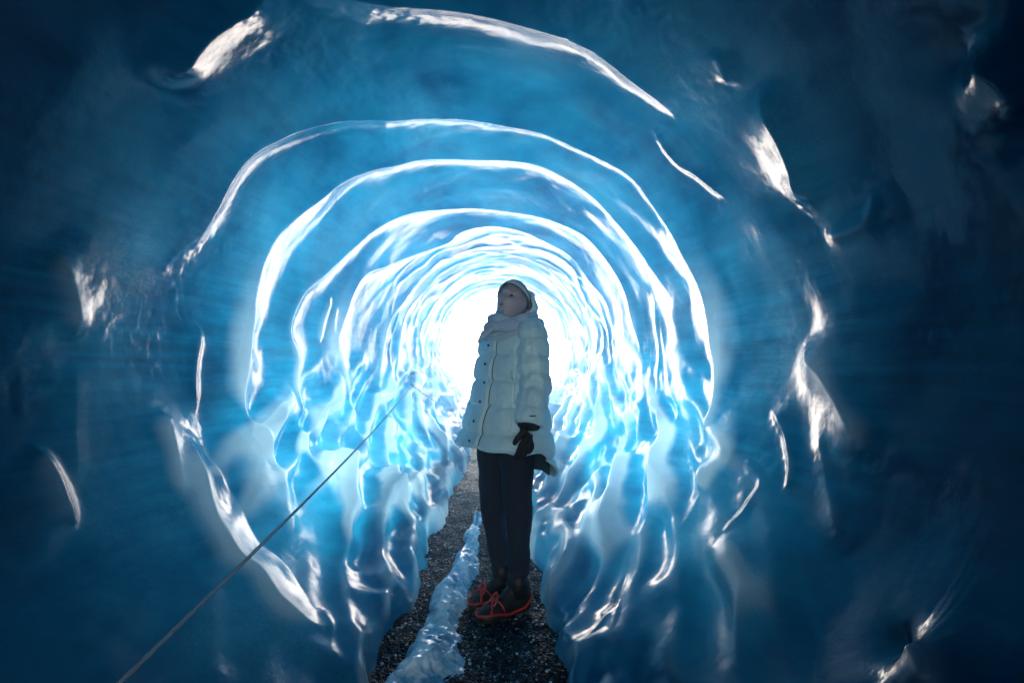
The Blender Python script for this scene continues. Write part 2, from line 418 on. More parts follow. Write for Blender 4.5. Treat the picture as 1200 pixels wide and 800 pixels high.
L(mathn(nt, 'MULTIPLY', back.outputs[0], BACK_FILL), bg3.inputs['Strength'])
ad0 = nt.nodes.new('ShaderNodeAddShader'); L(bg2.outputs[0], ad0.inputs[0]); L(bg3.outputs[0], ad0.inputs[1])
ad = nt.nodes.new('ShaderNodeAddShader'); L(bg.outputs[0], ad.inputs[0]); L(ad0.outputs[0], ad.inputs[1]); L(ad.outputs[0], out.inputs['Surface'])
w.cycles.sampling_method = 'MANUAL'; w.cycles.sample_map_resolution = 512
sd_ = bpy.data.lights.new('sun', 'SUN'); sd_.energy = 3; sd_.angle = R_(.6); sd_.color = (1, .93, .84)
so = bpy.data.objects.new('sun', sd_); COL.objects.link(so)
sdir = Vector((-math.sin(R_(6)) * math.cos(R_(24)), math.cos(R_(6)) * math.cos(R_(24)), math.sin(R_(24))))
so.rotation_euler = sdir.to_track_quat('Z', 'Y').to_euler(); so.location = (0, 14, 4)

scene.view_settings.view_transform = 'Standard'; scene.view_settings.look = 'None'
scene.view_settings.exposure = 0
cy = scene.cycles
cy.use_denoising = True; cy.denoiser = 'OPENIMAGEDENOISE'
cy.max_bounces = 7; cy.diffuse_bounces = 5; cy.glossy_bounces = 3; cy.transmission_bounces = 4
cy.sample_clamp_indirect = 30; cy.caustics_reflective = True; cy.blur_glossy = .5

# ------------------------------------------------------------------ path
def path_z(y): return .25 * smooth(np.asarray(y, float), 5.0, 11.0)
def gravel_material():
    m, nt, p = mat_new('wet_black_gravel'); L = nt.links.new
    tc = N(nt, 'ShaderNodeTexCoord'); co = tc.outputs['Object']
    v = N(nt, 'ShaderNodeTexVoronoi', Scale=70.0); L(co, v.inputs['Vector'])
    n = N(nt, 'ShaderNodeTexNoise', Scale=6.0, Detail=6.0, Roughness=.65); L(co, n.inputs['Vector'])
    n2 = N(nt, 'ShaderNodeTexNoise', Scale=120.0, Detail=3.0); L(co, n2.inputs['Vector'])
    c = ramp(nt, v.outputs['Color'], [(.2, (.001, .003, .007)), (.7, (.006, .013, .024)), (.95, (.04, .08, .13))])
    ice_f = ramp(nt, n.outputs[0], [(.5, (0, 0, 0)), (.68, (1, 1, 1))]).outputs[0]
    fl = ramp(nt, n2.outputs[0], [(.5, (0, 0, 0)), (.62, (1, 1, 1))]).outputs[0]
    c2 = mixc(nt, mathn(nt, 'MULTIPLY', mathn(nt, 'MULTIPLY', ice_f, fl), .7), c.outputs[0], (.2, .38, .5))
    L(c2, p.inputs['Base Color']); p.inputs['Roughness'].default_value = .6; p.inputs['Specular IOR Level'].default_value = .12
    h = mathn(nt, 'ADD', mathn(nt, 'MULTIPLY', v.outputs['Distance'], -1.0), mathn(nt, 'MULTIPLY', n2.outputs[0], .4))
    b = N(nt, 'ShaderNodeBump', Strength=.9, Distance=.012); L(h, b.inputs['Height']); L(b.outputs[0], p.inputs['Normal'])
    return m
M_gravel = gravel_material()
gx = np.linspace(-.95, .8, 260); gy = np.r_[np.linspace(-4.2, 1.3, 80), np.geomspace(1.32, 11.6, 700)]
GY, GX = np.meshgrid(gy, gx, indexing='ij')
def path_h(x, y):
    return path_z(y) + .018 * fbm(x * 5, y * 5, 101) + .010 * fbm(x * 22, y * 22, 102) + .05 * smooth(np.abs(x + .08), .35, .8)
GZ = path_h(GX, GY)
path = mesh_np('path', np.stack([GX, GY, GZ], -1).reshape(-1, 3), grid_faces(len(gy), len(gx)), M_gravel)
tag(path, kind='structure')

# loose stones and grit lying on the path
def stone_bm(seed):
    bm = bmesh.new(); bmesh.ops.create_icosphere(bm, subdivisions=1, radius=1)
    r = random.Random(seed)
    for v in bm.verts:
        v.co *= r.uniform(.7, 1.15); v.co.z *= .62
    return bm
protos = []
for k in range(6):
    b_ = stone_bm(k); b_.verts.ensure_lookup_table()
    protos.append((np.array([v.co[:] for v in b_.verts]), np.array([[v.index for v in f.verts] for f in b_.faces]))); b_.free()
n_st = 34000
t_ = rng.random(n_st)
sy = 1.5 * (7.5 / 1.5) ** t_; sx = rng.uniform(-.72, .55, n_st)
sz = path_h(sx, sy)
sr = .0022 + .0055 * rng.random(n_st) ** 3 + .0008 * sy
sv_, sf_ = [], []; off = 0
rot = rng.uniform(0, 6.283, n_st)
for k in range(6):
    V, Fc = protos[k]; idx = np.arange(k, n_st, 6)
    c, s_ = np.cos(rot[idx])[:, None], np.sin(rot[idx])[:, None]
    vx = V[None, :, 0] * c - V[None, :, 1] * s_; vy = V[None, :, 0] * s_ + V[None, :, 1] * c
    r_ = sr[idx][:, None]
    vv = np.stack([sx[idx][:, None] + vx * r_, sy[idx][:, None] + vy * r_, sz[idx][:, None] + (V[None, :, 2] + .25) * r_], -1)
    ff = Fc[None] + (np.arange(len(idx)) * len(V))[:, None, None] + off
    sv_.append(vv.reshape(-1, 3)); sf_.append(ff.reshape(-1, 3)); off += vv.shape[0] * vv.shape[1]
def stone_material():
    m, nt, p = mat_new('wet_stone'); L = nt.links.new
    g = N(nt, 'ShaderNodeNewGeometry')
    c = ramp(nt, g.outputs['Random Per Island'], [(0, (.003, .006, .010)), (.7, (.008, .016, .028)), (.86, (.03, .07, .12)), (.95, (.20, .36, .46)), (1, (.5, .68, .75))])
    L(c.outputs[0], p.inputs['Base Color']); p.inputs['Roughness'].default_value = .28; p.inputs['Specular IOR Level'].default_value = .22
    return m
st = mesh_np('gravel', np.concatenate(sv_), np.concatenate(sf_), stone_material(), smooth_shade=False)
tag(st, 'loose wet black grit with ice crumbs strewn over the tunnel path', 'gravel', kind='stuff')

# ridge of trampled ice running along the left of the path
MY = [1.2, 1.75, 2.1, 2.5, 2.9, 3.3, 3.7, 4.2, 4.7]
ML = [-.52, -.49, -.45, -.42, -.37, -.31, -.28, -.23, -.17]    # left foot
MR = [-.14, -.17, -.16, -.17, -.18, -.15, -.17, -.16, -.16]    # right foot
mt = np.linspace(0, 1, 90); my = np.geomspace(1.2, 4.7, 700)
MYg, MTg = np.meshgrid(my, mt, indexing='ij')
ml = np.interp(MYg, MY, ML) + .030 * fbm(MYg * 5, MYg * 0, 201); mr = np.interp(MYg, MY, MR) + .03 * fbm(MYg * 6, MYg * 0 + 3, 202)
mx_ = ml + (mr - ml) * MTg
prof = np.sin(np.pi * np.clip(MTg ** .62, 0, 1)) ** .8
hgt = (.055 + .075 * fbm(MYg * 4.5, MTg * 1.6, 203)) * smooth(4.75 - MYg, 0, .7)
f1, f2 = cells(mx_ / .13 + .4 * fbm(mx_ * 6, MYg * 6, 9), MYg / .2, 204)
mz = path_z(MYg) - .012 + prof * (hgt + .02 * (1 - f1)) + prof ** .5 * (.016 * fbm(mx_ * 14, MYg * 12, 205) + .014 * fbm(mx_ * 42, MYg * 38, 206) * (.35 + smooth(MTg, .3, .6)))
md = mesh_np('ice_mound', np.stack([mx_, MYg, mz], -1).reshape(-1, 3), grid_faces(700, 90), None)
M_mound, ntm, pm = ice_material('trampled_ice', (.05, .24, .42), (.20, .48, .66), rough=.2, strata=False, sparkle=1.8)
_co = N(ntm, 'ShaderNodeTexCoord'); _nf = N(ntm, 'ShaderNodeTexNoise', Scale=7.0, Detail=7.0, Roughness=.72); ntm.links.new(_co.outputs['Object'], _nf.inputs['Vector'])
_src = pm.inputs['Base Color'].links[0].from_socket
_fc = mixc(ntm, ramp(ntm, _nf.outputs[0], [(.42, (0, 0, 0)), (.58, (1, 1, 1))]).outputs[0], _src, (.72, .84, .9))
ntm.links.new(_fc, pm.inputs['Base Color'])
md.data.materials.append(M_mound)
tag(md, kind='structure')

# ------------------------------------------------------------------ tube helpers
def tube(name, pts, rad, mat, parent=None, seg=10, twist=None, closed=False, flat=1.0):
    P = [Vector(p) for p in pts]; n = len(P); verts = []; faces = []
    rads = rad if hasattr(rad, '__len__') else [rad] * n
    up = Vector((0, 0, 1)); prev = None
    for i, p in enumerate(P):
        if closed: t = (P[(i + 1) % n] - P[i - 1]).normalized()
        else: t = (P[min(i + 1, n - 1)] - P[max(i - 1, 0)]).normalized()
        if prev is None:
            a = t.cross(up); a = a if a.length > .01 else t.cross(Vector((1, 0, 0)))
        else: a = prev - t * prev.dot(t)
        a.normalize(); prev = a; b = t.cross(a)
        for k in range(seg):
            th = 2 * math.pi * k / seg; r = rads[i]
            if twist: r *= 1 + .13 * math.cos(3 * th - twist * i)
            verts.append(p + a * (math.cos(th) * r) + b * (math.sin(th) * r * flat))
    m_ = n if closed else n - 1
    for i in range(m_):
        for k in range(seg):
            faces.append((i * seg + k, i * seg + (k + 1) % seg, ((i + 1) % n) * seg + (k + 1) % seg, ((i + 1) % n) * seg + k))
    me = bpy.data.meshes.new(name)
    if not closed:
        faces.append(tuple(range(seg))[::-1]); faces.append(tuple((n - 1) * seg + k for k in range(seg)))
    me.from_pydata([v[:] for v in verts], [], faces); me.update()
    for f in me.polygons: f.use_smooth = True
    if mat: me.materials.append(mat)
    o = bpy.data.objects.new(name, me); COL.objects.link(o)
    if parent: o.parent = parent
    return o
def empty(name, loc):
    o = bpy.data.objects.new(name, None); COL.objects.link(o); o.location = loc; o.empty_display_size = .1
    return o

def simple(name, col, rough=.6, bump=0, scale=200, var=.25):
    m, nt, p = mat_new(name); L = nt.links.new
    tc = N(nt, 'ShaderNodeTexCoord')
    n = N(nt, 'ShaderNodeTexNoise', Scale=float(scale), Detail=4.0, Roughness=.6); L(tc.outputs['Object'], n.inputs['Vector'])
    c = mixc(nt, n.outputs[0], tuple(x * (1 - var) for x in col), tuple(min(1, x * (1 + var)) for x in col))
    L(c, p.inputs['Base Color']); p.inputs['Roughness'].default_value = rough
    if bump:
        b = N(nt, 'ShaderNodeBump', Strength=bump, Distance=.003); L(n.outputs[0], b.inputs['Height']); L(b.outputs[0], p.inputs['Normal'])
    return m

# ------------------------------------------------------------------ rope and its ice screw
M_rope = simple('grey_rope', (.30, .38, .45), .85, 1.0, 260, .6)
M_steel = simple('dull_steel', (.035, .045, .055), .55, 0, 60)
_y = surface_y(483, 438)
KN = at(483, 451, min(surface_y(483 + i, 451 + j) for i in (-8, 0, 8) for j in (0, 10, 20)) - .06)
A_ = Vector(KN)
B_ = at(100, 838, .95)
def catenary(a, b, sag, n):
    return [a.lerp(b, t) - Vector((0, 0, sag * 4 * t * (1 - t))) for t in np.linspace(0, 1, n)]
E_ = at(560, 476, _y + 2.6)
p1 = catenary(B_, A_, .05, 700)
p2 = catenary(A_, E_, .16, 60)[1:]
rope = empty('guide_rope', A_)
ro = tube('rope_run', [p - A_ for p in p1 + p2], .0052, M_rope, rope, seg=9, twist=.9)
kp = []
for i in range(60):
    t = i / 59 * 2 * math.pi * 2
    kp.append(Vector((math.cos(t) * .013 * (1 + .3 * math.sin(t * 1.5)), math.sin(t) * .009, .014 * math.sin(t * .75))))
tube('knot', kp, .0115, M_rope, rope, seg=8)
tag(rope, 'thin grey guide rope slanting along the left ice wall, knotted at its anchor', 'rope')

SC = at(481, 438, _y - .03)
screw = empty('ice_screw', SC)
wall_n = Vector((cx(SC.y) - SC.x, 0, cz(SC.y) - SC.z)).normalized()
tube('shaft', [-wall_n * .10, wall_n * .045], .009, M_steel, screw, 10)
tube('hanger', [wall_n * .03 + Vector((.026 * math.cos(a), 0, .026 * math.sin(a) - .018)) for a in np.linspace(0, 2 * math.pi, 20, endpoint=False)], .0055, M_steel, screw, 8, closed=True)
tube('head', [wall_n * .040, wall_n * .060], .016, M_steel, screw, 6)
tag(screw, 'small steel ice screw driven into the left wall just above the rope knot', 'ice screw')
tube('sling', [KN - A_, (SC + wall_n * .03 - A_) * .55 + Vector((.008, 0, -.004)), SC + wall_n * .03 - A_ + Vector((0, 0, -.04))], .0048, M_rope, rope, 8)

# ------------------------------------------------------------------ the visitor
O = Vector((-.02, 2.68, 0.0))
FW = Vector((-.83, -.557, 0)).normalized(); LF = Vector((.557, -.83, 0)).normalized()
GZ0 = float(path_h(np.array([0.0]), np.array([2.65]))[0])
fw = np.array(FW[:]); lf = np.array(LF[:]); o3 = np.array(O[:])

def evaluated(ob, name, mat, parent=None, attrs=None):
    dg = bpy.context.evaluated_depsgraph_get(); dg.update()
    me = bpy.data.meshes.new_from_object(ob.evaluated_get(dg)); me.name = name
    bpy.data.objects.remove(ob)
    me.materials.clear()
    if mat: me.materials.append(mat)
    me.polygons.foreach_set('use_smooth', [True] * len(me.polygons))
    o = bpy.data.objects.new(name, me); COL.objects.link(o)
    if parent: o.parent = parent
    return o
def skin_raw(chains, sub=2, root=0):
    """chains: list of lists of (point, radius); equal points are welded"""
    vs, rs, es, key = [], [], [], {}
    for ch in chains:
        prev = None
        for p, r in ch:
            k = tuple(round(c, 4) for c in p)
            if k not in key: key[k] = len(vs); vs.append(tuple(p)); rs.append(r)
            if prev is not None and prev != key[k]: es.append((prev, key[k]))
            prev = key[k]
    me = bpy.data.meshes.new('tmp'); me.from_pydata(vs, es, [])
    ob = bpy.data.objects.new('tmp', me); COL.objects.link(ob)
    m = ob.modifiers.new('s', 'SKIN'); m.use_smooth_shade = True
    for i, r in enumerate(rs):
        sv = me.skin_vertices[0].data[i]; sv.radius = (r, r) if not hasattr(r, '__len__') else r
        sv.use_root = i == root
    if sub:
        q = ob.modifiers.new('d', 'SUBSURF'); q.levels = sub; q.render_levels = sub
    return ob
def V_(x, y, z): return Vector((x, y, z)) - O

person_parts = []
# --- head, sculpted on a sphere: local axes  f (face), s (side), u (up)
HC = V_(.047, 2.675, 1.585)
tilt = R_(21)
hf = (FW * .93 + LF * .42).normalized(); hf = (hf * math.cos(tilt) + Vector((0, 0, 1)) * math.sin(tilt)).normalized()
hs = Vector((0, 0, 1)).cross(hf).normalized(); hu = hf.cross(hs)
def head_mesh():
    nu, nv = 96, 64
    th = np.linspace(0, np.pi, nv); ph = np.linspace(0, 2 * np.pi, nu, endpoint=False)
    T, Pp = np.meshgrid(th, ph, indexing='ij')
    x = np.sin(T) * np.cos(Pp); y = np.sin(T) * np.sin(Pp); z = np.cos(T)
    fx = np.where(x > 0, .090, .098) * x; sy_ = .076 * y; uz = .118 * z
    jaw = smooth(-z, .15, .95)
    sy_ = sy_ * (1 - .32 * jaw); fx = fx - .0 * jaw
    fx = np.where(x < 0, fx * (1 - .35 * jaw), fx)
    front = x > 0.2
    def g(s0, u0, ws, wu): return np.exp(-.5 * (((sy_ - s0) / ws) ** 2 + ((uz - u0) / wu) ** 2)) * smooth(x, .1, .5)
    fx = fx + .034 * g(0, -.024, .010, .012) + .018 * g(0, .000, .008, .018) + .010 * g(0, .026, .034, .008)   # nose, bridge, brow
    fx = fx - .017 * (g(.029, .006, .014, .011) + g(-.029, .006, .014, .011))                                  # eye sockets
    fx = fx + .006 * (g(.036, -.022, .018, .014) + g(-.036, -.022, .018, .014))                                # cheeks
    fx = fx + .010 * g(0, -.052, .017, .004) + .010 * g(0, -.063, .014, .005) - .004 * g(0, -.0575, .02, .0025) # lips
    fx = fx + .010 * g(0, -.092, .018, .012) - .004 * g(0, -.075, .02, .006)
    ear = np.exp(-.5 * (((fx + .005) / .012) ** 2 + ((uz + .008) / .02) ** 2)) * .010
    sy_ = sy_ + np.sign(y) * ear
    P = np.array(HC[:]) + fx[..., None] * np.array(hf[:]) + sy_[..., None] * np.array(hs[:]) + uz[..., None] * np.array(hu[:])
    return P.reshape(-1, 3), grid_faces(nv, nu, wrap=True)
M_skin = simple('skin', (.40, .37, .42), .5, 0, 40, .06)
pel = V_(.015, 2.70, .93)
def hand_chains(wr, d, side, k=1.0, curl=.5, thumb_dir=None):
    """wrist point, direction of the hand, axis across the knuckles (index side)"""
    d = d.normalized(); side = (side - d * side.dot(d)).normalized(); nrm = d.cross(side).normalized()
    palm = wr + d * .050 * k
    ch = [[(wr, .024 * k), (palm, (.034 * k, .020 * k))]]
    lens = [.072, .080, .074, .058]
    for i in range(4):
        s = (1.5 - i) * .0195 * k
        a = wr + d * (.088 - .004 * abs(i - 1.2)) * k + side * s
        ang = curl * (.55 + .12 * i); L_ = lens[i] * k; pts = [(palm + side * s * .6, .013 * k), (a, .0118 * k)]
        p = a; an_ = .25 * curl
        for j, fr in enumerate((.45, .32, .23)):
            an_ += ang; q = (d * math.cos(an_) + nrm * math.sin(an_)); p = p + q * L_ * fr
            pts.append((p, (.0112 - .0012 * j) * k))
        ch.append([(palm, (.034 * k, .020 * k))] + pts[0:])
    t0 = wr + d * .028 * k + side * .026 * k
    t1 = t0 + (d * .8 + side * .55 + nrm * .35).normalized() * .036 * k
    t2 = t1 + (d * .95 + side * .1 + nrm * .45).normalized() * .030 * k
    ch.append([(wr, .024 * k), (t0, .016 * k), (t1, .0125 * k), (t2, .0105 * k)])
    return ch
shL, elL, wrL = V_(.140, 2.555, 1.405), V_(.150, 2.480, 1.15), V_(.118, 2.400, .975)
shR, elR, wrR = V_(-.035, 2.83, 1.405), V_(-.075, 2.90, 1.15), V_(-.15, 2.80, .98)
hdir = Vector((-.13, -.12, -1)); hside = Vector((-.9, -.5, .05))
bc = [[(pel, .12), (V_(.03, 2.70, 1.12), .115), (V_(.05, 2.70, 1.32), .125), (V_(.058, 2.70, 1.44), .075), (V_(.052, 2.69, 1.50), .055), (HC - hu * .03 - hf * .02, .06)]]
for sh, el, wr in ((shL, elL, wrL), (shR, elR, wrR)):
    bc.append([(V_(.05, 2.70, 1.32), .125), (sh, .055), (el, .042), (wr, .028)])
bc[0][0] = (pel, .12)
kn_n, an_n = V_(.078, 2.625, .49), V_(.072, 2.655, .10)
kn_f, an_f = V_(-.055, 2.785, .49), V_(-.014, 2.795, .10)
hp_n, hp_f = V_(.062, 2.645, .86), V_(-.050, 2.775, .86)
bc.append([(pel, .12), (hp_n, .078), (kn_n, .055), (an_n, .038), (an_n + FW * .15 + Vector((0, 0, -.06)), .03)])
bc.append([(pel, .12), (hp_f, .078), (kn_f, .055), (an_f, .038), (an_f + FW * .15 + Vector((0, 0, -.06)), .03)])
b_ob = skin_raw(bc, 2)
dg = bpy.context.evaluated_depsgraph_get(); dg.update()
bme = bpy.data.meshes.new_from_object(b_ob.evaluated_get(dg)); bpy.data.objects.remove(b_ob)
hv, hfc = head_mesh()
bm = bmesh.new(); bm.from_mesh(bme); bpy.data.meshes.remove(bme)
hvs = [bm.verts.new(tuple(v)) for v in hv]
for f in hfc:
    q = []
    for i in f:
        if hvs[i] not in q: q.append(hvs[i])
    if len(q) > 2: bm.faces.new(q)
bmesh.ops.remove_doubles(bm, verts=hvs, dist=1e-5)
bmesh.ops.recalc_face_normals(bm, faces=bm.faces)
me = bpy.data.meshes.new('person'); bm.to_mesh(me); bm.free()
t_ob = bpy.data.objects.new('tmp', me); COL.objects.link(t_ob)
rm = t_ob.modifiers.new('r', 'REMESH'); rm.mode = 'VOXEL'; rm.voxel_size = .0036; rm.use_smooth_shade = True
person = evaluated(t_ob, 'person', M_skin)
bm = bmesh.new(); bm.from_mesh(person.data)          # keep only the outer skin
left = set(bm.verts); islands = []
while left:
    s0 = left.pop(); comp = [s0]; stack = [s0]
    while stack:
        for e in stack.pop().link_edges:
            for v in e.verts:
                if v in left: left.discard(v); comp.append(v); stack.append(v)
    islands.append(comp)
islands.sort(key=len)
for comp in islands[:-1]: bmesh.ops.delete(bm, geom=comp, context='VERTS')
bm.to_mesh(person.data); bm.free()
person.location = O
tag(person, 'person in pale quilted parka and dark trousers standing on the gravel path, looking up', 'person')

# eyes, lips
tube('lips', [HC + hf * (.0965 + .003 * math.cos(k * .8)) + hs * (k * .0085) - hu * (.0575 - .002 * abs(k)) for k in (-2, -1, 0, 1, 2)], [.0015, .0045, .0052, .0045, .0015], simple('lip', (.26, .13, .14), .4, 0, 50), person, 10, flat=.7)
M_eye = simple('eye', (.10, .08, .085), .35, 0, 30, .1)
M_hair = simple('brow_hair', (.05, .035, .03), .6, .3, 200)
for sg in (1, -1):
    bm = bmesh.new(); bmesh.ops.create_uvsphere(bm, u_segments=16, v_segments=10, radius=.0115)
    c = HC + hf * .0655 + hs * (.029 * sg) + hu * .005
    for v in bm.verts: v.co = v.co + c
    me = bpy.data.meshes.new('eye'); bm.to_mesh(me); bm.free(); me.materials.append(M_eye)
    for f in me.polygons: f.use_smooth = True
    e_ = bpy.data.objects.new('eye', me); COL.objects.link(e_); e_.parent = person
    tube('eyebrow', [HC + hf * (.088 - .012 * abs(k - 1) * 1.0) + hs * (sg * (.012 + .013 * k)) + hu * (.024 + .003 * (k == 1)) for k in range(4)], [.002, .0032, .003, .0012], M_hair, person, 8, flat=.6)

# --- parka
M_coat, ntc, pc = mat_new('pale_parka_nylon')
_tc = N(ntc, 'ShaderNodeTexCoord'); _n = N(ntc, 'ShaderNodeTexNoise', Scale=9.0, Detail=5.0, Roughness=.6); ntc.links.new(_tc.outputs['Object'], _n.inputs['Vector'])
ntc.links.new(ramp(ntc, _n.outputs[0], [(.3, (.42, .68, .76)), (.7, (.56, .82, .87))]).outputs[0], pc.inputs['Base Color'])
_n2 = N(ntc, 'ShaderNodeTexNoise', Scale=30.0, Detail=4.0, Roughness=.65, Distortion=1.2); ntc.links.new(_tc.outputs['Object'], _n2.inputs['Vector'])
_b = N(ntc, 'ShaderNodeBump', Strength=.45, Distance=.012); ntc.links.new(_n2.outputs[0], _b.inputs['Height']); ntc.links.new(_b.outputs[0], pc.inputs['Normal'])
pc.inputs['Roughness'].default_value = .42; pc.inputs['Sheen Weight'].default_value = .15
M_dark = simple('dark_lining', (.02, .03, .035), .7)
M_zip = simple('dark_zip', (.02, .03, .035), .4)

LZ = [.62, .74, .87, 1.00, 1.10, 1.25, 1.36, 1.42, 1.462, 1.485, 1.50]
LA = [.225, .222, .212, .182, .164, .148, .138, .125, .102, .085, .075]    # forward half depth
LB = [.285, .28, .27, .245, .228, .212, .204, .185, .150, .105, .085]      # side half width
LX = [.002, .004, .008, .018, .026, .036, .046, .052, .056, .058, .058]
LY = [2.69, 2.69, 2.69, 2.695, 2.70, 2.70, 2.70, 2.70, 2.70, 2.70, 2.70]
def coat_surface(scale=1.0, puff=True, nz=230, nph=300, zt=1.5):
    ph = np.linspace(0, 2 * np.pi, nph, endpoint=False)
    hem = .862 - .165 * smooth(-np.cos(ph), .0, .95) - .02 * np.sin(ph) ** 2 + .004 * np.sin(9 * ph)
    t = np.linspace(0, 1, nz)
    z = hem[None, :] + (zt - hem[None, :]) * t[:, None]
    P_ = np.broadcast_to(ph, z.shape)
    A1 = np.interp(z, LZ, LA); B1 = np.interp(z, LZ, LB)
    c_, s_ = np.cos(P_), np.sin(P_)
    e = 2 / 2.25
    ca = np.sign(c_) * np.abs(c_) ** e; sb = np.sign(s_) * np.abs(s_) ** e
    d = np.zeros_like(z)
    if puff:
        seam = .5 + .5 * np.cos(2 * np.pi * (z - 1.055) / .128)          # 1 on a stitched seam
        arc = np.abs(np.sin(np.pi * (z - 1.055) / .128))
        d = .014 * arc ** .6
        wr = vnoise(P_ * 16, z * 10, 301) + .6 * vnoise(P_ * 34, z * 16, 302)
        d += .0022 * wr * (.2 + seam) - .005 * seam ** 12
        d += .009 * fbm(P_ * 2.2 + z * 3, z * 4, 303) + .003 * np.sin(P_ * 7 + 3 * fbm(P_ * 2, z * 2, 304)) * smooth(1.15 - z, 0, .3)
        # vertical panel seam, placket, pocket
        for p0, w_, dep in ((.95, .012, .009), (-.80, .012, .009), (2.3, .012, .009)):
            d -= dep * np.exp(-((P_ - (p0 % (2 * np.pi))) / w_) ** 2) * (z < 1.33)
        pk = np.minimum(np.abs(P_ - .10), np.abs(P_ - .10 - 2 * np.pi))
        d += .010 * smooth(.16 - pk, 0, .03) - .008 * np.exp(-((pk - .16) / .018) ** 2)
        d -= .010 * np.exp(-((P_ - 1.18) / .015) ** 2) * smooth(z, .93, .95) * smooth(1.13 - z, 0, .02)
    r1 = (A1 + d) * scale; r2 = (B1 + d) * scale
    X_ = np.interp(z, LZ, LX) - O.x; Y_ = np.interp(z, LZ, LY) - O.y
    x = X_ + ca * r1 * fw[0] + sb * r2 * lf[0]; y = Y_ + ca * r1 * fw[1] + sb * r2 * lf[1]
    return np.stack([x, y, z - O.z], -1), nz, nph
cp, nz, nph = coat_surface()
parka = mesh_np('parka', cp.reshape(-1, 3), grid_faces(nz, nph, wrap=True), M_coat, person)
cl, nz2, nph2 = coat_surface(.925, False, 60, 120)
lining = mesh_np('lining', cl.reshape(-1, 3)[:, :], grid_faces(nz2, nph2, wrap=True)[:, ::-1], M_dark, parka)
hemring = [Vector(cp[0, k]) for k in range(0, nph, 3)]
tube('hem', hemring, .007, M_coat, parka, 8, closed=True)
# sleeves
def sleeve(sh, el, wr, name='sleeve'):
    ctl = [sh + Vector((-.25 * (sh.x - .07), -.25 * (sh.y + O.y - 2.70), .03)), sh, sh.lerp(el, .55), el, el.lerp(wr, .55), wr]
    rad = [.055, .074, .072, .069, .066, .058]
    n, sg = 150, 90; pts = []; T_ = np.linspace(0, 5, n)
    for t in T_:
        i = min(int(t), 4); u = t - i; p0, p1, p2, p3 = ctl[max(i - 1, 0)], ctl[i], ctl[i + 1], ctl[min(i + 2, 5)]
        pts.append(.5 * (2 * p1 + (p2 - p0) * u + (2 * p0 - 5 * p1 + 4 * p2 - p3) * u * u + (3 * p1 - p0 - 3 * p2 + p3) * u ** 3))
    s = np.cumsum([0] + [(pts[i + 1] - pts[i]).length for i in range(n - 1)])
    vs = []
    prev = Vector((1, 0, 0))
    for i, p in enumerate(pts):
        t = (pts[min(i + 1, n - 1)] - pts[max(i - 1, 0)]).normalized()
        a = (prev - t * prev.dot(t)).normalized(); prev = a; b = t.cross(a)
        th = np.linspace(0, 2 * np.pi, sg, endpoint=False)
        r = np.interp(T_[i], range(6), rad) + .011 * abs(math.sin(math.pi * s[i] / .088)) ** .6
        bend = math.exp(-((T_[i] - 3.0) / .8) ** 2)
        r = r + .004 * vnoise(th * 4, np.full(sg, s[i] * 22), 401) + (.003 + .005 * bend) * vnoise(th * 1.6 + 5, np.full(sg, s[i] * 34) + np.sin(th) * .8, 402) * .8
        if T_[i] > 4.86: r = r * (1 - .35 * (T_[i] - 4.86) / .14 * .4)
        for k in range(sg):
            vs.append(p + (a * math.cos(th[k]) + b * math.sin(th[k])) * float(r[k]))
    vs = np.array([v[:] for v in vs])
    o = mesh_np(name, vs, grid_faces(n, sg, wrap=True), M_coat, parka)
    cf = tube('cuff', [wr + (wr - el).normalized() * d_ for d_ in (-.03, -.01, .006)], [.055, .057, .05], M_dark, o, 20)
    return o
sleeve(shL, elL, wrL); sleeve(shR, elR, wrR)
# little dark tab near the cuff and the pocket zip
def surf_pt(phi, z, out=.004):
    k = int(phi / (2 * math.pi) * nph) % nph; col = cp[:, k, 2]; i = int(np.argmin(np.abs(col - z)))
    c = Vector((np.interp(z, LZ, LX) - O.x, np.interp(z, LZ, LY) - O.y, z)); p = Vector(cp[i, k]); p.z = z
    return p + (p - c).normalized() * out
tube('zip', [surf_pt(1.18, z, .003) for z in np.linspace(.95, 1.11, 24)], .0032, M_zip, parka, 6)
tube('zip', [surf_pt(.29, z, .002) for z in np.linspace(.86, 1.40, 50)], .0028, M_zip, parka, 6)
for z in np.linspace(.89, 1.36, 6):
    p = surf_pt(.10, z, .004); tube('snap', [p - Vector((0, 0, 0)), p + (FW * .004)], .007, M_zip, parka, 12)
ct = wrL + (elL - wrL) * .30
nrm = Vector((.05, -1, 0)).normalized(); 
bpy_t = tube('tab', [ct + nrm * .078 + Vector((-.012, 0, 0)), ct + nrm * .081, ct + nrm * .078 + Vector((.014, .002, 0))], .0065, M_zip, parka, 8, flat=.5)

# --- gloves
M_glove = simple('black_glove', (.010, .012, .018), .75, .4, 120)
def glove(wr, hd, hs2):
    ob = skin_raw(hand_chains(wr, hd, hs2, 1.08, .55), 2)
    g = evaluated(ob, 'glove', M_glove, person)
    return g
glove(wrL + hdir.normalized() * .005, hdir, hside)
ghr = glove(wrR + Vector((.01, .0, -.01)), Vector((.12, -.05, -1)), Vector((-.9, -.4, .1)))

